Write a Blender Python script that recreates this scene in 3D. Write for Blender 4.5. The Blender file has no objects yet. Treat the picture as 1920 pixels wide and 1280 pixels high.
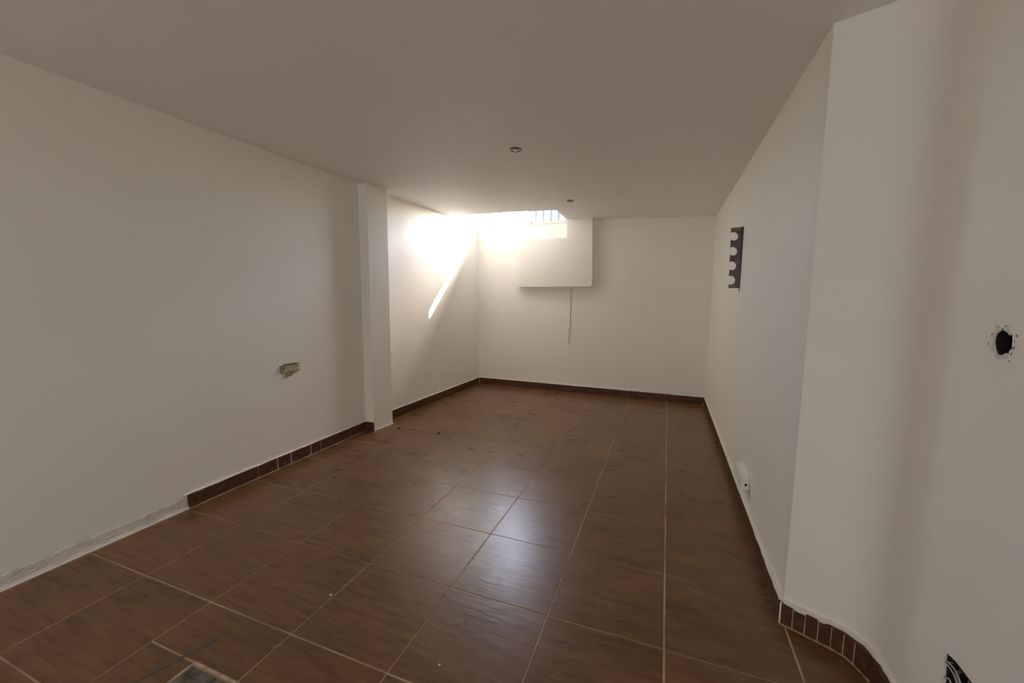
import bpy, bmesh, math, random
from mathutils import Vector, Matrix
random.seed(7)
S = 1.317                      # metres per plan unit; plan origin is the camera's foot, z=-1 is the floor
def W(x, y, z): return Vector((x*S, y*S, (z+1)*S))
SC = bpy.context.scene
COL = SC.collection

# ---------------------------------------------------------------- camera, sky, sun, exposure
cam = bpy.data.cameras.new('camera'); co = bpy.data.objects.new('camera', cam); COL.objects.link(co)
F, PIT, YAW, ROLL = 761.2, .11125, .3636, -.00657
cy, sy = math.cos(YAW), math.sin(YAW)
fwd = Vector((-sy*math.cos(PIT), cy*math.cos(PIT), -math.sin(PIT)))
rt0 = Vector((cy, sy, 0)); dn0 = fwd.cross(rt0)
rt = rt0*math.cos(ROLL) + dn0*math.sin(ROLL); dn = -rt0*math.sin(ROLL) + dn0*math.cos(ROLL)
m = Matrix.Identity(4)
for i in range(3):
    m[i][0] = rt[i]; m[i][1] = -dn[i]; m[i][2] = -fwd[i]
m.translation = W(0, 0, 0)
co.matrix_world = m
cam.sensor_width = 36; cam.lens = F/1920*36; cam.clip_start = .02
SC.camera = co

SUN_DIR = Vector((-.62, -1, -.998)).normalized()       # the way the light travels
world = bpy.data.worlds.new('world'); SC.world = world; world.use_nodes = True
nt = world.node_tree; bg = nt.nodes['Background']
sky = nt.nodes.new('ShaderNodeTexSky'); sky.sky_type = 'NISHITA'; sky.sun_disc = False
sky.sun_elevation = math.asin(-SUN_DIR.z); sky.sun_rotation = math.atan2(-SUN_DIR.x, -SUN_DIR.y)
sky.altitude = 50; sky.air_density = 1; sky.dust_density = 2.5; sky.ozone_density = 1
nt.links.new(sky.outputs[0], bg.inputs[0]); bg.inputs[1].default_value = 4.4
sl = bpy.data.lights.new('sun', 'SUN'); sl.energy = 10; sl.angle = .0093; sl.color = (1, .95, .86)
so = bpy.data.objects.new('sun', sl); COL.objects.link(so)
so.rotation_euler = SUN_DIR.to_track_quat('-Z', 'Y').to_euler(); so.location = W(2, 8, 6)
def area(name, p, d, sx, sz, e, c, portal=False):
    l = bpy.data.lights.new(name, 'AREA'); l.shape = 'RECTANGLE'; l.size = sx; l.size_y = sz; l.energy = e; l.color = c
    if portal: l.cycles.is_portal = True
    o = bpy.data.objects.new(name, l); COL.objects.link(o); o.location = p
    o.rotation_euler = Vector(d).to_track_quat('-Z', 'Z').to_euler()
    return o
area('window_portal', W(-1.405, 4.425, .925), (0, -1, 0), .9*S, .40*S, 1, (1, 1, 1), True)
area('rear_fill', W(-.75, -2.46, -.2), (0, 1, 0), 2.2*S, 1.5*S, 10.5, (1, .965, .905))   # fill lamp added out of view behind the camera to lift the room
SC.view_settings.view_transform = 'Standard'; SC.view_settings.look = 'None'
SC.view_settings.exposure = 1.85; SC.view_settings.gamma = 1; SC.view_settings.use_curve_mapping = False
SC.cycles.max_bounces = 9; SC.cycles.diffuse_bounces = 7
SC.cycles.sample_clamp_indirect = 2.0; SC.cycles.use_guiding = True; SC.cycles.adaptive_threshold = .03; SC.cycles.guiding_training_samples = 32

# ---------------------------------------------------------------- materials
def mat(name, col, rough=.6, metal=0, bump=None, mottle=None, spec=.5):
    """bump=(scale,strength,detail) mottle=(scale,amount,colour2)"""
    M = bpy.data.materials.new(name); M.use_nodes = True; n = M.node_tree; b = n.nodes['Principled BSDF']
    b.inputs['Base Color'].default_value = (*col, 1); b.inputs['Roughness'].default_value = rough
    b.inputs['Metallic'].default_value = metal; b.inputs['Specular IOR Level'].default_value = spec
    tc = n.nodes.new('ShaderNodeNewGeometry')
    if mottle:
        t = n.nodes.new('ShaderNodeTexNoise'); t.inputs['Scale'].default_value = mottle[0]; t.inputs['Detail'].default_value = 5
        n.links.new(tc.outputs['Position'], t.inputs['Vector'])
        r = n.nodes.new('ShaderNodeMapRange'); r.inputs['From Min'].default_value = .42; r.inputs['From Max'].default_value = .68
        r.inputs['To Max'].default_value = mottle[1]; n.links.new(t.outputs['Fac'], r.inputs['Value'])
        x = n.nodes.new('ShaderNodeMix'); x.data_type = 'RGBA'
        x.inputs['A'].default_value = (*col, 1); x.inputs['B'].default_value = (*mottle[2], 1)
        n.links.new(r.outputs['Result'], x.inputs['Factor']); n.links.new(x.outputs['Result'], b.inputs['Base Color'])
    if bump:
        t = n.nodes.new('ShaderNodeTexNoise'); t.inputs['Scale'].default_value = bump[0]; t.inputs['Detail'].default_value = bump[2]
        n.links.new(tc.outputs['Position'], t.inputs['Vector'])
        u = n.nodes.new('ShaderNodeBump'); u.inputs['Strength'].default_value = bump[1]; u.inputs['Distance'].default_value = .01
        n.links.new(t.outputs['Fac'], u.inputs['Height']); n.links.new(u.outputs['Normal'], b.inputs['Normal'])
    return M
M_wall = mat('wall_paint', (.88, .86, .82), .55, bump=(9, .10, 3), mottle=(1.3, .35, (.85, .83, .79)), spec=.3)
M_ceil = mat('ceiling_paint', (.89, .87, .84), .6, bump=(5, .06, 3), spec=.25)
M_plaster = mat('rough_plaster', (.78, .75, .70), .9, bump=(60, .6, 6), mottle=(14, .7, (.58, .56, .52)), spec=.15)
M_caulk = mat('filler_bead', (.82, .79, .73), .7, spec=.3)
M_grout = mat('grout', (.50, .37, .26), .9, mottle=(3, .9, (.25, .16, .10)), spec=.1)
M_line = mat('pale_grout', (.52, .41, .31), .9, mottle=(25, .8, (.22, .15, .1)), spec=.1)
M_mortar = mat('mortar', (.21, .19, .145), .95, bump=(45, 1.0, 8), mottle=(22, 1.0, (.055, .042, .030)), spec=.1)
M_base = mat('skirting_tile', (.085, .036, .018), .5, bump=(40, .15, 4), mottle=(30, .8, (.13, .065, .04)), spec=.25)
M_box = mat('white_plastic', (.90, .88, .84), .4)
M_white = mat('window_white', (.70, .70, .66), .35)
M_black = mat('black_cavity', (.012, .012, .012), .8)
M_dark = mat('dark_metal', (.10, .085, .08), .45, metal=.3, mottle=(25, .8, (.2, .18, .17)))
M_black_metal = mat('blackened_metal', (.025, .022, .022), .6, metal=.2)
M_steel = mat('brushed_ring', (.16, .15, .15), .35, metal=.7)
M_lamp = mat('lamp_glass', (.75, .74, .72), .2)
M_wire = mat('pale_wire', (.55, .55, .53), .5)
M_greywire = mat('grey_wire', (.22, .22, .21), .5)
M_cable = mat('cable_sleeve', (.66, .62, .57), .5)
M_crumb = mat('dark_crumb', (.035, .022, .015), .9)
M_wcrumb = mat('white_crumb', (.7, .66, .6), .9)
M_scuff = mat('scuff', (.085, .075, .085), .7, mottle=(20, .8, (.14, .13, .13)))
M_stain = mat('olive_filler', (.36, .33, .13), .9, bump=(80, .8, 5), mottle=(45, .9, (.22, .15, .07)))
M_fill = mat('grey_filler', (.50, .465, .37), .9, bump=(60, .8, 5), mottle=(30, .8, (.36, .31, .23)))
M_out = mat('concrete_yard', (.50, .46, .40), .9, mottle=(2, .6, (.52, .47, .40)))
M_ext = mat('outside_render', (.82, .78, .70), .9)
M_leaf = mat('leaf', (.10, .17, .03), .5, mottle=(20, .6, (.2, .28, .06)))
M_bar = mat('painted_bar', (.20, .20, .23), .5)

def tile_material():
    M = bpy.data.materials.new('wood_look_tile'); M.use_nodes = True; n = M.node_tree; L = n.links; b = n.nodes['Principled BSDF']
    g = n.nodes.new('ShaderNodeNewGeometry'); oi = n.nodes.new('ShaderNodeObjectInfo')
    off = n.nodes.new('ShaderNodeVectorMath'); off.operation = 'MULTIPLY_ADD'
    rv = n.nodes.new('ShaderNodeCombineXYZ'); L.new(oi.outputs['Random'], rv.inputs[0]); L.new(oi.outputs['Random'], rv.inputs[1])
    L.new(rv.outputs[0], off.inputs[0]); off.inputs[1].default_value = (13, 7, 0); L.new(g.outputs['Position'], off.inputs[2])
    def noise(sx, sy_, scale, det, dist=0):
        mp = n.nodes.new('ShaderNodeMapping'); mp.inputs['Scale'].default_value = (sx, sy_, 1); L.new(off.outputs[0], mp.inputs[0])
        t = n.nodes.new('ShaderNodeTexNoise'); t.inputs['Scale'].default_value = scale; t.inputs['Detail'].default_value = det
        t.inputs['Distortion'].default_value = dist; L.new(mp.outputs[0], t.inputs['Vector']); return t.outputs['Fac']
    grain = noise(1, 9, 5, 6, .8); big = noise(1, 2.2, 2.2, 4, .5); knot = noise(1, 2.6, 3.0, 3, 1.6)
    r = n.nodes.new('ShaderNodeValToRGB'); L.new(grain, r.inputs[0]); e = r.color_ramp.elements
    e[0].position = .30; e[0].color = (.136, .062, .023, 1); e[1].position = .72; e[1].color = (.215, .112, .048, 1)
    r2 = n.nodes.new('ShaderNodeValToRGB'); L.new(big, r2.inputs[0]); e = r2.color_ramp.elements
    e[0].position = .30; e[0].color = (.80, .78, .76, 1); e[1].position = .72; e[1].color = (1.12, 1.12, 1.12, 1)
    mx = n.nodes.new('ShaderNodeMix'); mx.data_type = 'RGBA'; mx.blend_type = 'MULTIPLY'; mx.inputs['Factor'].default_value = 1
    L.new(r.outputs[0], mx.inputs['A']); L.new(r2.outputs[0], mx.inputs['B'])
    r3 = n.nodes.new('ShaderNodeMapRange'); L.new(knot, r3.inputs['Value'])
    r3.inputs['From Min'].default_value = .65; r3.inputs['From Max'].default_value = .88; r3.inputs['To Min'].default_value = 0; r3.inputs['To Max'].default_value = .10
    mk = n.nodes.new('ShaderNodeMix'); mk.data_type = 'RGBA'; L.new(r3.outputs[0], mk.inputs['Factor'])
    L.new(mx.outputs['Result'], mk.inputs['A']); mk.inputs['B'].default_value = (.07, .038, .02, 1)
    L.new(mk.outputs['Result'], b.inputs['Base Color'])
    rr = n.nodes.new('ShaderNodeMapRange'); L.new(big, rr.inputs['Value']); rr.inputs['To Min'].default_value = .22; rr.inputs['To Max'].default_value = .36
    L.new(rr.outputs[0], b.inputs['Roughness'])
    b.inputs['Specular IOR Level'].default_value = .55
    add = n.nodes.new('ShaderNodeMath'); add.operation = 'MULTIPLY_ADD'; L.new(knot, add.inputs[0]); add.inputs[1].default_value = .25; L.new(grain, add.inputs[2])
    u = n.nodes.new('ShaderNodeBump'); u.inputs['Strength'].default_value = .22; u.inputs['Distance'].default_value = .003
    L.new(add.outputs[0], u.inputs['Height']); L.new(u.outputs['Normal'], b.inputs['Normal'])
    return M
M_tile = tile_material()

def glass_material():
    M = bpy.data.materials.new('blue_pane'); M.use_nodes = True; n = M.node_tree; n.nodes.clear(); L = n.links
    o = n.nodes.new('ShaderNodeOutputMaterial'); t = n.nodes.new('ShaderNodeBsdfTransparent'); t.inputs[0].default_value = (.100, .108, .113, 1)
    d = n.nodes.new('ShaderNodeBsdfTranslucent'); d.inputs[0].default_value = (.6, .75, .9, 1)
    g = n.nodes.new('ShaderNodeBsdfGlossy'); g.inputs['Roughness'].default_value = .05
    a = n.nodes.new('ShaderNodeMixShader'); a.inputs[0].default_value = .06; L.new(t.outputs[0], a.inputs[1]); L.new(d.outputs[0], a.inputs[2])
    c = n.nodes.new('ShaderNodeMixShader'); c.inputs[0].default_value = .06; L.new(a.outputs[0], c.inputs[1]); L.new(g.outputs[0], c.inputs[2])
    L.new(c.outputs[0], o.inputs[0]); return M
M_glass = glass_material()

# ---------------------------------------------------------------- helpers
def link(name, me, mt, parent=None):
    me.name = name
    o = bpy.data.objects.new(name, me); COL.objects.link(o)
    if mt and not me.materials: me.materials.append(mt)
    if parent:
        o.parent = parent; o.matrix_parent_inverse = parent.matrix_world.inverted()
    return o
def from_bm(name, bm, mt, parent=None, smooth=False, bevel=0, seg=1):
    if bevel:
        es = [e for e in bm.edges if len(e.link_faces) == 2 and e.calc_face_angle(0) > .6]
        bmesh.ops.bevel(bm, geom=es, offset=bevel, segments=seg, affect='EDGES', profile=.5)
    bmesh.ops.recalc_face_normals(bm, faces=bm.faces)
    me = bpy.data.meshes.new(name); bm.to_mesh(me); bm.free()
    if smooth:
        for p in me.polygons: p.use_smooth = True
        me.set_sharp_from_angle(angle=math.radians(32))
    return link(name, me, mt, parent)
def prism(bm, pts, vec):
    """closed solid from a 3-D polygon swept along vec"""
    a = [bm.verts.new(p) for p in pts]; b = [bm.verts.new(Vector(p)+Vector(vec)) for p in pts]
    bm.faces.new(a); bm.faces.new(list(reversed(b)))
    k = len(a)
    for i in range(k): bm.faces.new((a[i], a[(i+1) % k], b[(i+1) % k], b[i]))
def plan(bm, pts, z0, z1):
    prism(bm, [W(x, y, z0) for x, y in pts], (0, 0, (z1-z0)*S))
def box(bm, x0, x1, y0, y1, z0, z1):
    plan(bm, [(x0, y0), (x1, y0), (x1, y1), (x0, y1)], z0, z1)
def tube(bm, pts, r, n=8):
    rings = []
    for i, p in enumerate(pts):
        p = Vector(p); t = (Vector(pts[min(i+1, len(pts)-1)]) - Vector(pts[max(i-1, 0)])).normalized()
        a = t.orthogonal().normalized() if i == 0 else (rings_a - t*rings_a.dot(t)).normalized()
        rings_a = a; b = t.cross(a)
        rings.append([bm.verts.new(p + (a*math.cos(2*math.pi*k/n) + b*math.sin(2*math.pi*k/n))*r) for k in range(n)])
    for i in range(len(rings)-1):
        for k in range(n): bm.faces.new((rings[i][k], rings[i][(k+1) % n], rings[i+1][(k+1) % n], rings[i+1][k]))
    bm.faces.new(list(reversed(rings[0]))); bm.faces.new(rings[-1])
def lathe(bm, c, prof, n=32):
    """profile of (radius, z) turned about the vertical through c"""
    rings = [[bm.verts.new(Vector(c) + Vector((r*math.cos(2*math.pi*k/n), r*math.sin(2*math.pi*k/n), z))) for k in range(n)] for r, z in prof]
    for i in range(len(rings)-1):
        for k in range(n): bm.faces.new((rings[i][k], rings[i][(k+1) % n], rings[i+1][(k+1) % n], rings[i+1][k]))
    if prof[0][0] > 0: bm.faces.new(rings[0])
    bm.faces.new(list(reversed(rings[-1])))
def cut(obj, cutters):
    """subtract solids (bmesh) from obj, for good, and remove the tools"""
    for cb in cutters:
        bmesh.ops.recalc_face_normals(cb, faces=cb.faces)
        me = bpy.data.meshes.new('tool'); cb.to_mesh(me); cb.free(); t = bpy.data.objects.new('tool', me); COL.objects.link(t)
        md = obj.modifiers.new('b', 'BOOLEAN'); md.operation = 'DIFFERENCE'; md.solver = 'EXACT'; md.object = t
        dg = bpy.context.evaluated_depsgraph_get(); dg.update()
        new = bpy.data.meshes.new_from_object(obj.evaluated_get(dg)); old = obj.data
        obj.modifiers.clear(); new.name = old.name; obj.data = new; bpy.data.meshes.remove(old)
        bpy.data.objects.remove(t); bpy.data.meshes.remove(me)
def structure(o, label=None, cat=None):
    o['kind'] = 'structure'
    if label: o['label'] = label
    if cat: o['category'] = cat
    return o
def empty(name, p, label, cat, group=None):
    o = bpy.data.objects.new(name, None); COL.objects.link(o); o.location = p; o.empty_display_size = .05
    o['label'] = label; o['category'] = cat
    if group: o['group'] = group
    bpy.context.view_layer.update()
    return o
def tag(o, label, cat, group=None):
    o['label'] = label; o['category'] = cat
    if group: o['group'] = group
    return o

# ---------------------------------------------------------------- plan of the room
def zc(x):                                   # the ceiling falls slightly to the right
    return .771 if x < -1 else .771 - (x+1)*.0356
XL = -2.06; YREAR = -2.4
LB0, LB1 = (-2.063, 2.6), (-1.990, 4.26)     # left wall beyond the pilaster, slightly askew
BK0, BK1 = (-2.10, 4.182), (.50, 4.128)      # back wall
def ybk(x): return BK0[1] + (x-BK0[0])*(BK1[1]-BK0[1])/(BK1[0]-BK0[0])
def xlb(y): return LB0[0] + (y-LB0[1])*(LB1[0]-LB0[0])/(LB1[1]-LB0[1])
# right wall: far plane, slanting jamb, hollow curve, near plane
A = Vector((.378, 1.385)); Cn = Vector((.56, 1.300)); D1 = Vector((.567, YREAR))
u1 = (A-Cn).normalized(); u2 = (D1-Cn).normalized(); tl = .085
p0 = Cn + u1*tl; p1 = Cn + u2*tl
FIL = [((1-t)**2)*p0 + 2*t*(1-t)*Cn + t*t*p1 for t in [i/14 for i in range(15)]]
RIGHT = [(.372, 4.3), (.378, 1.385)] + [(p.x, p.y) for p in FIL] + [(.567, YREAR)]

# floor: grout bed, then every tile
bm = bmesh.new(); box(bm, -2.25, .85, YREAR-.15, 4.5, -1.10, -1.0011)
floor = structure(from_bm('floor', bm, M_grout), 'brown wood-look tiled floor of the bare basement room', 'floor')
XS = [-2.06, -1.70, -1.352, -1.0, -.654, -.309, .036, .381, .62]
YS = [-2.4, -1.965, -1.62, -1.275, -.93, -.586, -.241, .104, .449, .797, 1.143, 1.482, 1.815, 2.15, 2.475, 2.81, 3.15, 3.49, 3.83, 4.172]
GX = {.036: .0030, .381: .0026, -.309: .0024}    # wider joints (half widths)
GY = {.797: .0022, .449: .0022}
def one_tile(x0, x1, y0, y1, e=None):
    e = e or [GX.get(x0, .0013), GX.get(x1, .0013), GY.get(y0, .0012), GY.get(y1, .0012)]
    bm = bmesh.new(); box(bm, x0+e[0], x1-e[1], y0+e[2], y1-e[3], -1.008, -1.0)
    # soften the upper arris only
    es = [ed for ed in bm.edges if all(abs(v.co.z) < 1e-5 for v in ed.verts)]
    bmesh.ops.bevel(bm, geom=es, offset=.0012, segments=1, affect='EDGES')
    cx, cyy = (x0+x1)/2*S, (y0+y1)/2*S
    ax, ay = random.gauss(0, .0011), random.gauss(0, .0011)
    for v in bm.verts: v.co.z += (v.co.x-cx)*ax + (v.co.y-cyy)*ay - .0004
    return from_bm('tile', bm, M_tile, floor)
for i in range(len(XS)-1):
    for j in range(len(YS)-1):
        x0, x1, y0, y1 = XS[i], XS[i+1], YS[j], YS[j+1]
        if x0 > .37:
            if y0 > 1.40: continue
            y1 = min(y1, 1.40)
        if j == 8 and i == 2:                     # row cut short above the mortar patch
            one_tile(x0, x1, .633, y1, [.0013, .0013, .0022, .0022]); one_tile(x0, -1.163, y0, .633, [.0013, .004, .0022, .0022]); continue
        if j == 8 and i == 3:
            one_tile(x0, x1, .633, y1, [.0013, .0013, .004, .0022]); continue
        one_tile(x0, x1, y0, y1)

# mortar patch where one tile is missing
bm = bmesh.new(); nx, ny = 34, 24; vs = {}
for a in range(nx+1):
    for b in range(ny+1):
        x = -1.158 + a/nx*.50; y = .452 + b/ny*.172
        edge = min(a, nx-a, b, ny-b)
        z = -1.0008 + random.uniform(-.0001, .0011)*(edge > 0) + .0004*(edge > 0)*(1+math.sin(x*60+y*31)*math.sin(y*90))
        vs[a, b] = bm.verts.new(W(x, y, z))
for a in range(nx):
    for b in range(ny): bm.faces.new((vs[a, b], vs[a+1, b], vs[a+1, b+1], vs[a, b+1]))
mp = from_bm('mortar_bed', bm, M_mortar, floor); mp['label'] = 'rough grey mortar bed where a floor tile is missing'
bm = bmesh.new()
box(bm, -1.166, -1.159, .449, .636, -1.004, -.9992); box(bm, -1.159, -.655, .629, .6365, -1.004, -.9992)
g_ = from_bm('grout_border', bm, M_line, floor); g_['label'] = 'thick pale grout border round the missing tile'
# scuff across the joint
bm = bmesh.new()
pts = [(-1.178, .715), (-1.19, .690), (-1.203, .655), (-1.217, .615), (-1.232, .575), (-1.247, .53)]
wd = [.001, .005, .004, .006, .0045, .002]
l_ = [bm.verts.new(W(x-w_, y, -.9996)) for (x, y), w_ in zip(pts, wd)]; r_ = [bm.verts.new(W(x+w_, y, -.9996)) for (x, y), w_ in zip(pts, wd)]
for k in range(len(pts)-1): bm.faces.new((l_[k], r_[k], r_[k+1], l_[k+1]))
s_ = from_bm('scuff_mark', bm, M_scuff, floor); s_['label'] = 'dark blue-grey scuff across a floor joint'

# ceiling with the light well's hole in its far left corner
def ceiling():
    bm = bmesh.new(); T = .22
    def slab(pts):
        a = [bm.verts.new(W(x, y, zc(x))) for x, y in pts]; b = [bm.verts.new(W(x, y, zc(-1)+T)) for x, y in pts]
        bm.faces.new(a); bm.faces.new(list(reversed(b)))
        for i in range(len(a)): bm.faces.new((a[i], a[(i+1) % len(a)], b[(i+1) % len(a)], b[i]))
    yl, yr, xw = 3.535, 3.645, -.970
    slab([(-2.3, YREAR-.15), (-1, YREAR-.15), (-1, yr-.003), (-2.3, yl-.01)])
    slab([(-1, YREAR-.15), (xw, YREAR-.15), (xw, yr), (-1, yr-.003)])
    slab([(xw, YREAR-.15), (.9, YREAR-.15), (.9, yr), (xw, yr)])
    slab([(xw, yr), (.9, yr), (.9, 4.4), (-.985, 4.4)])
    bmesh.ops.remove_doubles(bm, verts=bm.verts, dist=1e-4)
    return bm
structure(from_bm('ceiling', ceiling(), M_ceil), 'plain white ceiling with a light well cut in its far left corner', 'ceiling')
# light-well shaft above the ceiling (front, right side and lid)
bm = bmesh.new()
plan(bm, [(-2.3, 3.42), (-.97, 3.53), (-.97, 3.645), (-2.3, 3.515)], .96, 1.60)
plan(bm, [(-.97, 3.53), (-.85, 3.53), (-.85, 4.16), (-.985, 4.16), (-.97, 3.645)], .96, 1.60)
plan(bm, [(-2.3, 3.40), (-.85, 3.40), (-.85, 4.42), (-2.3, 4.42)], 1.60, 1.72)
structure(from_bm('trim_1', bm, M_wall), 'white shaft walls of the light well above the ceiling', 'light well')

# walls
bm = bmesh.new(); plan(bm, [(XL, YREAR-.15), (XL, 2.45), LB0, LB1, (-2.3, 4.26), (-2.3, YREAR-.15)], -1.05, 1.62)
wall_left = structure(from_bm('wall_left', bm, M_wall), 'long white wall on the left, its far part brightly lit', 'wall')
bm = bmesh.new(); plan(bm, [(-2.1, 2.362), (-1.985, 2.362), (-1.965, 2.552), (-2.1, 2.56)], -1.0, .80)
pil = from_bm('pilaster', bm, M_wall, wall_left, bevel=.006, seg=2); pil['label'] = 'white pilaster standing out from the left wall'
bm = bmesh.new(); plan(bm, RIGHT + [(.85, YREAR), (.85, 4.3)], -1.05, 1.0)
wall_right = structure(from_bm('wall_right', bm, M_wall), 'white wall on the right, stepping back round a hollow curve near the camera', 'wall')
# holes in the near right wall
def xr(y): return Cn.x + (y-Cn.y)*(D1.x-Cn.x)/(D1.y-Cn.y)
hy, hz = .983, -.077
c1 = bmesh.new(); prof = []
for k in range(22):
    a = 2*math.pi*k/22; r = .0235*(1+random.uniform(-.10, .12)); prof.append(W(xr(hy)-.02, hy+r*1.0*math.cos(a), hz+r*1.05*math.sin(a)))
prism(c1, prof, (.075*S, 0, 0))
c2 = bmesh.new()
poly = [(1.021, -.713), (.985, -.706), (.94, -.708), (.885, -.714), (.880, -.76), (.884, -.815), (.93, -.822), (.98, -.815), (1.012, -.81), (1.016, -.79), (1.011, -.77), (1.019, -.745)]
prism(c2, [W(xr(.95)-.02, y, z) for y, z in poly], (.085*S, 0, 0))
cut(wall_right, [c1, c2])
for p in wall_right.data.polygons: p.use_smooth = True
wall_right.data.set_sharp_from_angle(angle=math.radians(20))

bm = bmesh.new(); plan(bm, [BK0, BK1, (.50, 4.40), (-2.10, 4.40)], -1.05, 1.62)
wall_back = structure(from_bm('wall_back', bm, M_wall), 'white far wall with a high barred window at its left', 'wall')
WX0, WX1, WZ0, WZ1 = -1.838, -.972, .738, 1.11
c = bmesh.new(); box(c, WX0, WX1, 3.9, 4.6, WZ0, WZ1); cut(wall_back, [c])
# unseen wall behind the camera; its opening is added to hold the fill lamp
bm = bmesh.new(); box(bm, -2.3, .85, YREAR-.12, YREAR, -1.05, 1.0)
wall_rear = structure(from_bm('wall_rear', bm, M_wall), 'white wall behind the camera with an opening added for the fill lamp', 'wall')
c = bmesh.new(); box(c, -1.90, .40, YREAR-.3, YREAR+.2, -.999, .60); cut(wall_rear, [c])
bm = bmesh.new(); box(bm, -2.3, -2.2, YREAR-1.2, YREAR-.1, -1.05, .9); box(bm, .75, .85, YREAR-1.2, YREAR-.1, -1.05, .9)  # closed box added beyond the opening so no sky enters there
box(bm, -2.2, .75, YREAR-1.2, YREAR-1.1, -1.05, .9); box(bm, -2.2, .75, YREAR-1.1, YREAR-.12, -1.1, -1.0); box(bm, -2.2, .75, YREAR-1.1, YREAR-.12, .8, .9)
structure(from_bm('trim_4', bm, M_wall), 'unseen white box added beyond the rear opening to keep the sky out', 'sky blocker')

# ---------------------------------------------------------------- window
def window():
    yf0, yf1 = 4.20, 4.235
    bm = bmesh.new(); t = .020
    box(bm, WX0, WX1, yf0, yf1, WZ0, WZ0+.016); box(bm, WX0, WX1, yf0, yf1, WZ1-t, WZ1)
    box(bm, WX0, WX0+t*.6, yf0, yf1, WZ0, WZ1); box(bm, WX1-t, WX1, yf0, yf1, WZ0, WZ1)
    fr = structure(from_bm('window_1', bm, M_white, bevel=.002), 'high white-framed sliding window at the top of the far wall, left half open', 'window')
    bm = bmesh.new(); a, b = -1.425, WX1-t; z0 = WZ0+.014; z1 = WZ1-t-.001; st = .036
    box(bm, a, a+st*1.25, yf0-.012, yf0-.001, z0, z1); box(bm, b-st*.5, b, yf0-.012, yf0-.001, z0, z1)
    box(bm, a+st, b-st*.4, yf0-.012, yf0-.001, z0, z0+.026); box(bm, a+st, b-st*.4, yf0-.012, yf0-.001, z1-st, z1)
    from_bm('sash', bm, M_white, fr, bevel=.002)
    bm = bmesh.new(); box(bm, a+st, b-st*.4, yf0-.008, yf0-.004, z0+.022, z1-st+.004)
    p = from_bm('pane', bm, M_glass, fr); p['label'] = 'bluish pane in the closed right half'
window()
# railing outside, seen through both halves
rl = empty('railing', W(-1.4, 4.46, .70), 'thin vertical metal bars outside the high window', 'railing')
def un(u, yy):                                # x on the plane y=yy under image column u at the window's height
    d = rt*((u-960)/F) + dn*((410-640)/F) + fwd; return d.x/d.y*yy
for k in range(-2, 10):
    x = un(948+14.2*k, 4.46)
    bm = bmesh.new(); tube(bm, [W(x, 4.46, .70), W(x, 4.46, 1.005)], .0085, 8)
    from_bm('bar', bm, M_bar, rl, smooth=True)
for z in (.722, 1.008):
    bm = bmesh.new(); box(bm, -2.0, -.75, 4.452, 4.468, z-.006, z+.006); from_bm('rail', bm, M_bar, rl)

# yard, an unseen slab added to cut the sun to a stripe, shrub
bm = bmesh.new(); box(bm, -14, 12, 4.40, 30, .50, .700)
structure(from_bm('floor', bm, M_out), 'pale concrete yard outside the high window', 'yard'); 
bm = bmesh.new()
s = .32
box(bm, -2.9, -1.125, 4.36, 4.175+s, .822+s, .95+s); box(bm, -1.125, 1.2, 4.36, 4.175+s+.30, .822+s, .95+s)
structure(from_bm('trim_2', bm, M_ext), 'unseen slab added above the high window to cut the sun to a stripe', 'overhang')
sh = empty('shrub', W(-1.93, 4.62, .70), 'small green shrub outside behind the left end of the barred window', 'shrub')
bm = bmesh.new()
for k in range(5):
    a = random.uniform(0, 6.28); tube(bm, [W(-1.97, 4.62, .70), W(-1.97+.02*math.cos(a), 4.62+.02*math.sin(a), .85), W(-1.975+.035*math.cos(a), 4.62+.03*math.sin(a), 1.01)], .003, 5)
from_bm('stem', bm, M_leaf, sh)
bm = bmesh.new()
for k in range(90):
    c0 = W(-1.98+random.gauss(0, .03), 4.62+random.gauss(0, .03), random.uniform(.78, 1.05))
    d = Vector((random.gauss(0, 1), random.gauss(0, 1), random.gauss(.3, 1))).normalized(); e = d.orthogonal().normalized(); ln, wd_ = .03, .009
    v = [bm.verts.new(q) for q in (c0, c0+d*ln*.5+e*wd_, c0+d*ln, c0+d*ln*.5-e*wd_)]; bm.faces.new(v)
lf = from_bm('foliage', bm, M_leaf, sh); lf['kind'] = 'stuff'

# ---------------------------------------------------------------- skirting tiles
BH, BT = .066, .0095
def skirt(par, p, q, side, h=BH, t=BT, g=.0012, zb=-.9985, rough=0, dz=0):
    """one skirting piece from plan point p to q standing out to the given side (+1 left of p->q)"""
    p = Vector(p); q = Vector(q); d = (q-p).normalized(); n = Vector((-d.y, d.x))*side
    a = p + d*g; b = q - d*g
    bm = bmesh.new(); prism(bm, [W(v.x, v.y, zb) for v in (a, b, b+n*t, a+n*t)], (0, 0, (h+dz)*S))
    if rough:
        for v in bm.verts:
            if v.co.z > .03: v.co.z += random.uniform(-rough, rough)*S
    return from_bm('skirting_tile', bm, M_base, par, bevel=.0012)
def run(par, p, q, side, cuts=None, step=.344, start=0, **k):
    p = Vector(p); q = Vector(q); L = (q-p).length; d = (q-p).normalized()
    if cuts is None:
        cuts = []; s = start or step
        while s < L-.02: cuts.append(s); s += step
    cs = [0]+list(cuts)+[L]
    for a, b in zip(cs, cs[1:]): skirt(par, p+d*a, p+d*b, side, **k)
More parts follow.
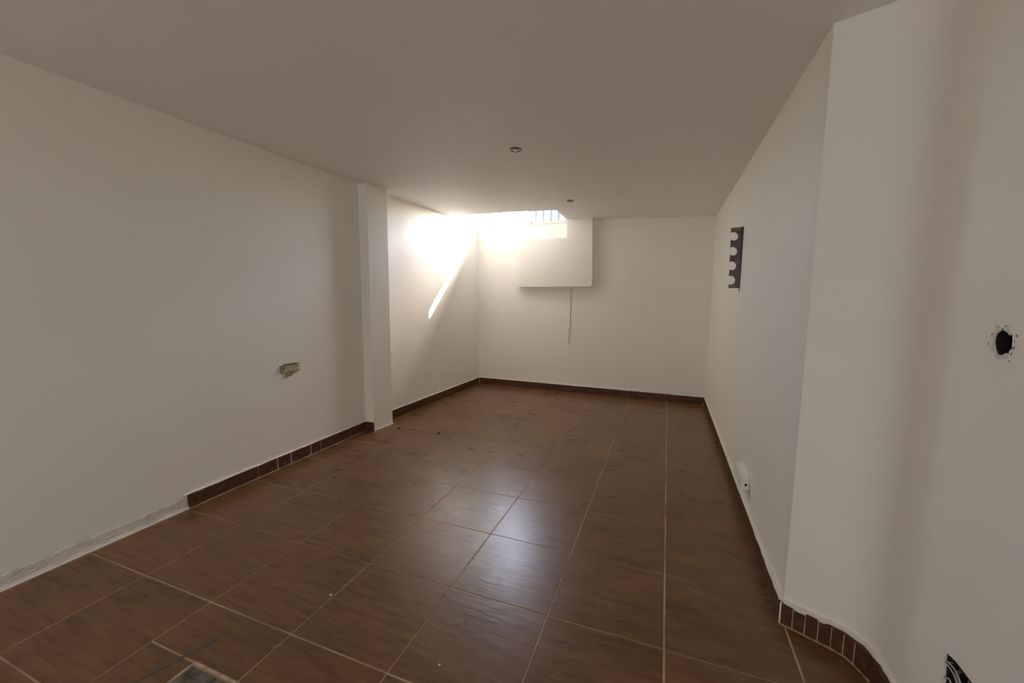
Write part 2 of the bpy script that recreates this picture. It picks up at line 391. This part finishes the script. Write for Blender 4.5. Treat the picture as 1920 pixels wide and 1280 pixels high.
def strip(name, par, mt, pts, side, z0, z1, t, jitter=0, label=None, step=.03):
    """thin uneven bead along a plan polyline"""
    bm = bmesh.new(); P = []
    for a, b in zip(pts, pts[1:]):
        a = Vector(a); b = Vector(b); n_ = max(1, int((b-a).length/step))
        P += [a+(b-a)*i/n_ for i in range(n_)]
    P.append(Vector(pts[-1])); ring = []
    for i, p in enumerate(P):
        d = (P[min(i+1, len(P)-1)]-P[max(i-1, 0)]).normalized(); n = Vector((-d.y, d.x))*side; tt = t*(1+random.uniform(-jitter, jitter)); zz = (z1-z0)*(1+random.uniform(-jitter, jitter))
        ring.append([bm.verts.new(W(p.x, p.y, z0)), bm.verts.new(W(p.x+n.x*tt, p.y+n.y*tt, z0)), bm.verts.new(W(p.x+n.x*tt, p.y+n.y*tt, z0+zz*.75)), bm.verts.new(W(p.x, p.y, z0+zz))])
    for a, b in zip(ring, ring[1:]):
        for k in range(4): bm.faces.new((a[k], a[(k+1) % 4], b[(k+1) % 4], b[k]))
    bm.faces.new(ring[0]); bm.faces.new(list(reversed(ring[-1])))
    o = from_bm(name, bm, mt, par)
    if label: o['label'] = label
    return o
def base_root(name, p, label):
    o = bpy.data.objects.new(name, None); COL.objects.link(o); o.location = p; o['label'] = label; o['category'] = 'skirting'; o['kind'] = 'structure'
    bpy.context.view_layer.update(); return o
TOP = -.9985+BH
b = base_root('baseboard_left', W(XL, 1.7, -1), 'dark brown tile skirting along the left wall, starting partway along it')
Y0 = 1.148
run(b, (XL, Y0), (XL, 2.352), -1, cuts=[c_-Y0 for c_ in (1.497, 1.617, 1.707, 1.85, 1.93, 2.19)])
for c_ in (1.497, 1.617, 1.707, 1.85, 1.93, 2.19):
    bm = bmesh.new(); box(bm, XL-.001, XL+BT+.0004, c_-.0016, c_+.0016, -.998, TOP); from_bm('joint', bm, M_caulk if c_ in (1.617, 1.707, 1.85) else M_line, b)
skirt(b, (XL+.010, 2.362), (-1.983, 2.362), -1)
strip('filler_bead', b, M_caulk, [(XL, Y0-.01), (XL, 2.35)], -1, TOP-.001, TOP+.006, .0085, .25)
strip('filler_bead', b, M_caulk, [(XL, 2.362), (-1.985, 2.362)], -1, TOP-.001, TOP+.005, .0075, .2)
strip('grout_line', b, M_line, [(XL+BT, Y0), (XL+BT, 2.345)], -1, -1.0, -.9968, .004, .2)
b = base_root('baseboard_far_left', W(-2.03, 3.4, -1), 'brown tile skirting on the bright far left wall beyond the pilaster')
run(b, (xlb(2.565), 2.565), (xlb(4.17), 4.17), -1, start=.318)
strip('filler_bead', b, M_caulk, [(xlb(2.565), 2.565), (xlb(4.17), 4.17)], -1, TOP-.001, TOP+.007, .0085, .2)
b = base_root('baseboard_back', W(-.8, 4.15, -1), 'brown tile skirting along the foot of the far wall')
xa = xlb(4.17)+.011
run(b, (xa, ybk(xa)), (.362, ybk(.362)), -1, start=.28)
strip('filler_bead', b, M_caulk, [(xa, ybk(xa)), (.37, ybk(.37))], -1, TOP-.001, TOP+.008, .0085, .2)
bm = bmesh.new(); box(bm, xa-.003, xa+.002, ybk(xa)-.0125, ybk(xa)-.002, -.999, TOP); from_bm('corner_joint', bm, M_caulk, b)
b = base_root('baseboard_right', W(.37, 2.7, -1), 'brown tile skirting along the right wall from the far corner to the jamb')
run(b, (.3725, 4.12), (.378, 1.395), -1, start=.30)
strip('filler_bead', b, M_caulk, [(.3725, 4.12), (.378, 1.39)], -1, TOP-.001, TOP+.006, .0125, .12)
bm = bmesh.new(); box(bm, .345, .361, 4.103, 4.109, -.9998, -.9955); from_bm('mortar_crumb', bm, M_wcrumb, b)
# jamb: small cut pieces, then the hollow and the near plane
b = base_root('baseboard_jamb', W(.45, 1.35, -1), 'short dark skirting pieces round the curved corner at the lower right')
JP = [A + (p0-A)*i/4.35 for i in range(5)]
pj = [Vector((.3735, 1.3865)), Vector((.4035, 1.3735)), Vector((.4315, 1.3600)), Vector((.4600, 1.3465)), Vector((.4885, 1.3330)), Vector((.5150, 1.3150)), Vector((.5340, 1.2880)), Vector((.5480, 1.2450))]
for k, (a, c_) in enumerate(zip(pj, pj[1:])):
    skirt(b, a, c_, -1, g=.0011, t=.012, rough=.002 if k in (0, 4, 5) else 0, dz=(-.014 if k == 1 else 0))
run(b, (.5580, 1.2450), (.565, -.4), -1, t=.018)
gl = [Vector((p.x, p.y)) for p in pj]
strip('grout_line', b, M_line, [(p.x-.006, p.y-.0125) for p in pj], -1, -1.0, -.9970, .004, .3, step=.01)
for k in range(1, 7):
    p = pj[k]; d = (pj[k+1]-pj[k-1]).normalized(); n = Vector((d.y, -d.x))
    bm = bmesh.new(); q = [p-d*.0012, p+d*.0012, p+d*.0012+n*.0136, p-d*.0012+n*.0136]
    prism(bm, [W(v.x, v.y, -.998) for v in q], (0, 0, .062*S)); from_bm('joint', bm, M_line, b)
bm = bmesh.new(); q = [(.3665, 1.376), (.3705, 1.3745), (.3775, 1.389), (.3735, 1.391)]
prism(bm, [W(x, y, -.999) for x, y in q], (0, 0, .066*S)); from_bm('corner_joint', bm, M_caulk, b)
strip('filler_bead', b, M_caulk, [(.378, 1.384)] + [(p.x, p.y) for p in FIL[::2]] + [(.565, -.4)], -1, TOP-.003, TOP+.007, .011, .3, step=.015)

# rough bare strip where the left skirting is missing
bm = bmesh.new(); NY, NZ = 150, 7; g = {}
for i in range(NY+1):
    y = -.4 + (1.150+.4)*i/NY; top = .058 + .0025*math.sin(i*.23) + random.uniform(-.0012, .0012)
    for k in range(NZ+1):
        f = k/NZ; th = .0022 + random.uniform(0, .0018)*(0 < k < NZ)
        if k == NZ: th = 0.0002
        if k == 0: th = .0085
        if k == 1: th = .0055
        g[i, k] = bm.verts.new(W(XL+th, y, -1+top*f))
for i in range(NY):
    for k in range(NZ): bm.faces.new((g[i, k], g[i+1, k], g[i+1, k+1], g[i, k+1]))
o = from_bm('bare_plaster_strip', bm, M_plaster, wall_left); o['label'] = 'rough pale plaster strip at the foot of the left wall'
strip('filler_bead', wall_left, M_caulk, [(XL+.008, -.4), (XL+.008, 1.150)], -1, -1.0, -.994, .004, .3)
# bead round the pilaster's foot
strip('filler_bead', wall_left, M_caulk, [(-1.986, 2.360), (-1.965, 2.554), (-2.03, 2.561)], -1, -1.0, -.991, .005, .3)

# ---------------------------------------------------------------- boxed-in bulkhead on the far wall
def onback(x, z, out=0): return W(x, ybk(x)-out, z)
bm = bmesh.new(); dep = .075
L_ = [(-1.515, .592), (-.976, .588), (-.973, .78), (-.722, .78), (-.706, .140), (-.712, .108), (-.74, .098), (-1.485, .098), (-1.515, .112)]
a = [bm.verts.new(onback(x, z, -.01)) for x, z in L_]; b_ = [bm.verts.new(onback(x, z, dep)) for x, z in L_]
bm.faces.new(a); bm.faces.new(list(reversed(b_)))
for i in range(len(a)): bm.faces.new((a[i], a[(i+1) % len(a)], b_[(i+1) % len(a)], b_[i]))
bx = from_bm('trim_3', bm, M_wall, bevel=.010, seg=4, smooth=True)
structure(bx, 'white L-shaped boxing on the far wall below the high window', 'boxing')
# cable hanging from it
cb = empty('cable', onback(-.93, .09, .01), 'thin pale cable hanging down the far wall from under the boxing', 'cable')
bm = bmesh.new(); pts = []
for i in range(24):
    f = i/23; pts.append(onback(-.928-.022*f-.004*math.sin(f*7), .105-.573*f, .007+.003*math.sin(f*9)))
tube(bm, pts, .0048, 8); from_bm('sleeve', bm, M_cable, cb, smooth=True)
bm = bmesh.new(); tube(bm, [pts[-1], onback(-.944, -.478, .012), onback(-.932, -.488, .016)], .003, 6); from_bm('bare_end', bm, M_greywire, cb, smooth=True)

# ---------------------------------------------------------------- recessed ceiling lamps
def downlight(u, v, r, label, lit):
    d = rt*((u-960)/F) + dn*((v-640)/F) + fwd
    z = .763; p = d*(z/d.z); c0 = W(p.x, p.y, zc(p.x))
    e = empty('ceiling_lamp', c0, label, 'lamp', 'recessed round lamps in the ceiling')
    bm = bmesh.new(); lathe(bm, c0, [(r*.62, .002), (r*.62, -.004), (r*.72, -.007), (r*.9, -.007), (r, -.003), (r, .001)]); from_bm('ring', bm, M_steel, e, smooth=True)
    bm = bmesh.new(); lathe(bm, c0, [(r*.60, -.0015), (r*.45, -.006), (r*.25, -.008), (.0005, -.0085)] if lit else [(r*.60, -.001), (r*.4, -.003), (.0005, -.0035)])
    from_bm('bulb', bm, M_lamp if lit else M_dark, e, smooth=True)
downlight(967, 280, .042, 'round recessed ceiling lamp nearest the camera, with a pale bulb', True)
downlight(1069, 376, .038, 'round recessed ceiling lamp near the light well, dark in the middle', False)

# ---------------------------------------------------------------- scalloped rack on the right wall
yk = 2.62; xw = .378
def pix(u, v):
    d = rt*((u-960)/F) + dn*((v-640)/F) + fwd; return d*(yk/d.y)
rk = empty('wall_rack', W(xw, yk, .22), 'dark grey metal rack plate with four round notches on the right wall', 'rack')
def rack_outline():
    tl_ = pix(1371.5, 427); tr = pix(1395, 425); br = pix(1386.5, 540); bl = pix(1366, 540)
    pts = [(tr.x, tr.z), (br.x, br.z), (bl.x, bl.z)]
    cs = [(1370.5, 525), (1372.5, 498), (1374.5, 470.6), (1376, 442.5)]
    rr_ = 8.3
    for cu, cv in cs:
        ex = 1366 + (540-cv)*5.5/113 - cu       # left edge, relative to the notch centre
        a0 = math.acos(max(-1, min(1, ex/rr_)))
        for k in range(13):
            a = -(a0) + 2*a0*k/12               # from below the centre round the right to above it
            q = pix(cu+rr_*math.cos(a), cv-rr_*math.sin(a)); pts.append((q.x, q.z))
    pts.append((tl_.x, tl_.z)); return pts
bm = bmesh.new(); prism(bm, [W(x, yk, z) for x, z in rack_outline()], (0, .016*S, 0)); from_bm('notched_plate', bm, M_dark, rk)
a_ = pix(1394, 425); b_ = pix(1387, 540)
bm = bmesh.new(); q = [W(a_.x-.004, yk-.014, a_.z), W(b_.x-.003, yk-.014, b_.z), W(b_.x+.006, yk-.014, b_.z), W(a_.x+.006, yk-.014, a_.z)]
prism(bm, q, (0, .035*S, 0)); from_bm('flange', bm, M_black_metal, rk)
bm = bmesh.new(); tube(bm, [W(b_.x-.002, yk-.004, b_.z+.01), W(b_.x-.001, yk-.006, b_.z-.022)], .004, 6); from_bm('pin', bm, M_dark, rk)

# ---------------------------------------------------------------- low surface box on the right wall
sb = empty('junction_box', W(.378, 2.1, -.83), 'small white surface box low on the right wall above the skirting', 'junction box')
bm = bmesh.new(); box(bm, .349, .3785, 2.00, 2.20, -.858, -.806); from_bm('body', bm, M_box, sb, bevel=.003, seg=2)
bm = bmesh.new(); box(bm, .3455, .3495, 1.996, 2.204, -.861, -.803); from_bm('cover', bm, M_box, sb, bevel=.0015)
bm = bmesh.new()
c0 = W(.3655, 1.9995, -.835); ring = [bm.verts.new(c0+Vector((.0075*math.cos(k*math.pi/8), -.0008, .0075*math.sin(k*math.pi/8)))) for k in range(16)]
r2_ = [bm.verts.new(v.co+Vector((0, .002, 0))) for v in ring]
bm.faces.new(ring); bm.faces.new(list(reversed(r2_)))
for k in range(16): bm.faces.new((ring[k], ring[(k+1) % 16], r2_[(k+1) % 16], r2_[k]))
o = from_bm('knockout_hole', bm, M_black, sb); o['label'] = 'round dark knockout hole'
bm = bmesh.new(); prism(bm, [W(.3765, y, z) for y, z in ((2.03, -.792), (2.0, -.80), (1.965, -.835), (1.955, -.885), (1.962, -.862), (1.975, -.82), (1.998, -.806))], (.003, 0, 0))  # thin dark strip laid on the wall at the box's near end
o = from_bm('dark_strip', bm, M_dark, sb); o['label'] = 'dark strip on the wall beside the box'

# ---------------------------------------------------------------- filled-in socket on the left wall
pt = empty('plaster_patch', W(XL, 1.74, -.43), 'small ragged yellowish filler patch on the left wall', 'plaster patch')
def blob(name, cy_, cz_, ry, rz, mt, th, seed, label=None, n=26):
    random.seed(seed); bm = bmesh.new(); c = bm.verts.new(W(XL+th, cy_, cz_)); mid = []; out = []
    for k in range(n):
        a = 2*math.pi*k/n; j = 1+random.uniform(-.16, .16)
        sq = 1/max(abs(math.cos(a)), abs(math.sin(a)))**.6
        mid.append(bm.verts.new(W(XL+th*random.uniform(.5, 1.3), cy_+ry*.7*j*sq*math.cos(a), cz_+rz*.7*j*sq*math.sin(a))))
        out.append(bm.verts.new(W(XL+.0002, cy_+ry*j*sq*math.cos(a), cz_+rz*j*sq*math.sin(a))))
    for k in range(n):
        bm.faces.new((c, mid[k], mid[(k+1) % n])); bm.faces.new((mid[k], out[k], out[(k+1) % n], mid[(k+1) % n]))
    o = from_bm(name, bm, mt, pt)
    if label: o['label'] = label
blob('filler', 1.742, -.434, .068, .030, M_fill, .004, 3)
blob('filler_stain', 1.688, -.425, .018, .020, M_stain, .007, 5, 'olive-brown lump of filler at the left end of the patch')
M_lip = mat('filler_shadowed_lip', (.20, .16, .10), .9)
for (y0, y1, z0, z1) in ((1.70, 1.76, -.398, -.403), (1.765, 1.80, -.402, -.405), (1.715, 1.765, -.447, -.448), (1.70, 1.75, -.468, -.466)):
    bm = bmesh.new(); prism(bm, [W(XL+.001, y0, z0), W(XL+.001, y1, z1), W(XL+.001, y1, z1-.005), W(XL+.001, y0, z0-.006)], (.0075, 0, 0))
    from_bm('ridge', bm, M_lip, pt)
random.seed(21)

# ---------------------------------------------------------------- what sits in the holes of the near right wall
hb = empty('wall_hole', W(xr(hy)+.03, hy, hz), 'round black chiselled hole in the near right wall at eye height', 'hole')
bm = bmesh.new(); prism(bm, [W(xr(hy)+.050, hy+.040*math.cos(k*.2618), hz+.045*math.sin(k*.2618)) for k in range(24)], (.004, 0, 0)); from_bm('back_plate', bm, M_black, hb)
bm = bmesh.new()
nn = 24; rings = []
for (r_, xo) in ((.0195, .003), (.0185, .048), (.030, .050), (.030, .006)):
    rings.append([bm.verts.new(W(xr(hy)+xo, hy+r_*math.cos(2*math.pi*k/nn), hz+r_*1.05*math.sin(2*math.pi*k/nn))) for k in range(nn)])
for a in range(4):
    for k in range(nn): bm.faces.new((rings[a][k], rings[a][(k+1) % nn], rings[(a+1) % 4][(k+1) % nn], rings[(a+1) % 4][k]))
from_bm('box_liner', bm, M_black, hb)
bm = bmesh.new()
for k in range(11):                                # chips broken out of the paint around the edge
    a = k*2*math.pi/15+random.uniform(-.2, .2); r = random.uniform(.027, .035); y = hy+r*math.cos(a); z = hz+r*1.1*math.sin(a); w_ = random.uniform(.0008, .0024)
    d = Vector((-math.sin(a), math.cos(a))); e = Vector((math.cos(a), math.sin(a)))
    q = [Vector((y, z))+d*w_*1.7, Vector((y, z))+e*w_*.7, Vector((y, z))-d*w_*1.5, Vector((y, z))-e*w_*.6]
    prism(bm, [W(xr(v.x)-.0004, v.x, v.y) for v in q], (.004, 0, 0))
o = from_bm('paint_chips', bm, M_dark, hb); o['kind'] = 'stuff'
for (a0, a1, r0) in ((.3, 1.3, .0245), (1.6, 2.4, .0245), (4.0, 5.2, .0245), (5.5, 6.1, .0245)):
    bm = bmesh.new()
    for k in range(5):
        aa, ab = a0+(a1-a0)*k/5, a0+(a1-a0)*(k+1)/5
        q = [Vector((hy+rr*math.cos(an), hz+rr*1.05*math.sin(an))) for rr, an in ((r0-.0035, aa), (r0+.0025, aa), (r0+.0025, ab), (r0-.0035, ab))]
        prism(bm, [W(xr(v.x)-.0014, v.x, v.y) for v in q], (.003, 0, 0))
    o = from_bm('broken_rim', bm, M_plaster, hb); o['label'] = 'pale broken plaster rim'

wb = empty('socket_hole', W(xr(.95)+.04, .95, -.76), 'open socket hole with loose pale wires low on the near right wall', 'hole')
bm = bmesh.new(); box(bm, xr(.95)+.058, xr(.95)+.064, .86, 1.04, -.84, -.69); from_bm('back_plate', bm, M_black, wb)
bm = bmesh.new()                                   # cavity lining: top, far side, bottom, near side
for q in (((1.018, -.7125), (.883, -.7160), (.883, -.7190), (1.015, -.7155)), ((1.0185, -.7140), (1.0150, -.7140), (1.0030, -.80), (1.0080, -.81)),
          ((1.008, -.806), (.885, -.812), (.885, -.808), (1.004, -.800)), ((.8840, -.716), (.8880, -.716), (.8880, -.81), (.8860, -.81))):
    prism(bm, [W(xr(.95)+.004, y, z) for y, z in q], (.053*S, 0, 0))
from_bm('box_liner', bm, M_black, wb)
def wire(pts, r, mt):
    bm = bmesh.new(); P = []
    for i in range(len(pts)-1):
        a, b1 = Vector(pts[max(i-1, 0)]), Vector(pts[i]); c_, d = Vector(pts[i+1]), Vector(pts[min(i+2, len(pts)-1)])
        for k in range(6):
            t = k/6; P.append(.5*((2*b1)+(-a+c_)*t+(2*a-5*b1+4*c_-d)*t*t+(-a+3*b1-3*c_+d)*t**3))
    P.append(Vector(pts[-1])); tube(bm, [W(*p) for p in P], r, 7); from_bm('wire', bm, mt, wb, smooth=True)
X0 = xr(.95)
wire([(X0+.03, 1.020, -.742), (X0+.004, 1.017, -.736), (X0+.001, 1.0035, -.7335), (X0+.001, .990, -.7355), (X0+.001, .977, -.7445), (X0+.01, .965, -.775), (X0+.03, .96, -.80)], .0019, M_wire)
wire([(X0+.03, 1.016, -.732), (X0+.004, 1.0115, -.729), (X0+.001, .9955, -.7245), (X0+.001, .981, -.727), (X0+.001, .968, -.736), (X0+.01, .955, -.765), (X0+.03, .95, -.80)], .0019, M_wire)
wire([(X0+.03, 1.013, -.800), (X0+.004, 1.015, -.776), (X0+.001, 1.0090, -.7640), (X0+.001, 1.0005, -.7570), (X0+.001, .992, -.7590), (X0+.01, .985, -.785), (X0+.03, .98, -.80)], .0019, M_wire)
wire([(X0+.03, 1.010, -.735), (X0+.012, 1.000, -.741), (X0+.009, .985, -.750), (X0+.02, .97, -.81)], .004, M_greywire)
wire([(X0+.03, .992, -.715), (X0+.018, .978, -.735), (X0+.012, .95, -.75), (X0+.02, .93, -.80)], .0025, M_greywire)

# ---------------------------------------------------------------- crumbs on the floor
def crumb(u, v, r, mt, label, cat, seed):
    random.seed(seed); d = rt*((u-960)/F) + dn*((v-640)/F) + fwd; p = d*(-1/d.z); c0 = W(p.x, p.y, -1)
    bm = bmesh.new(); bmesh.ops.create_icosphere(bm, subdivisions=2, radius=r)
    for q in bm.verts:
        q.co *= random.uniform(.8, 1.2); q.co.z *= .6; q.co += c0 + Vector((0, 0, r*.48))
    tag(from_bm('crumb', bm, mt, smooth=False), label, cat, 'crumbs of rubble on the floor')
crumb(748, 803, .014, M_crumb, 'dark crumb on the floor just right of the pilaster foot', 'crumb', 1)
crumb(823, 813, .013, M_crumb, 'dark crumb on open floor farther right of the pilaster', 'crumb', 2)
crumb(620, 1116, .0055, M_wcrumb, 'tiny white crumb on the dark tiles at the lower left', 'crumb', 3)
crumb(824, 1247, .0045, M_wcrumb, 'tiny pale crumb beside the dark knot at the bottom centre', 'crumb', 4)
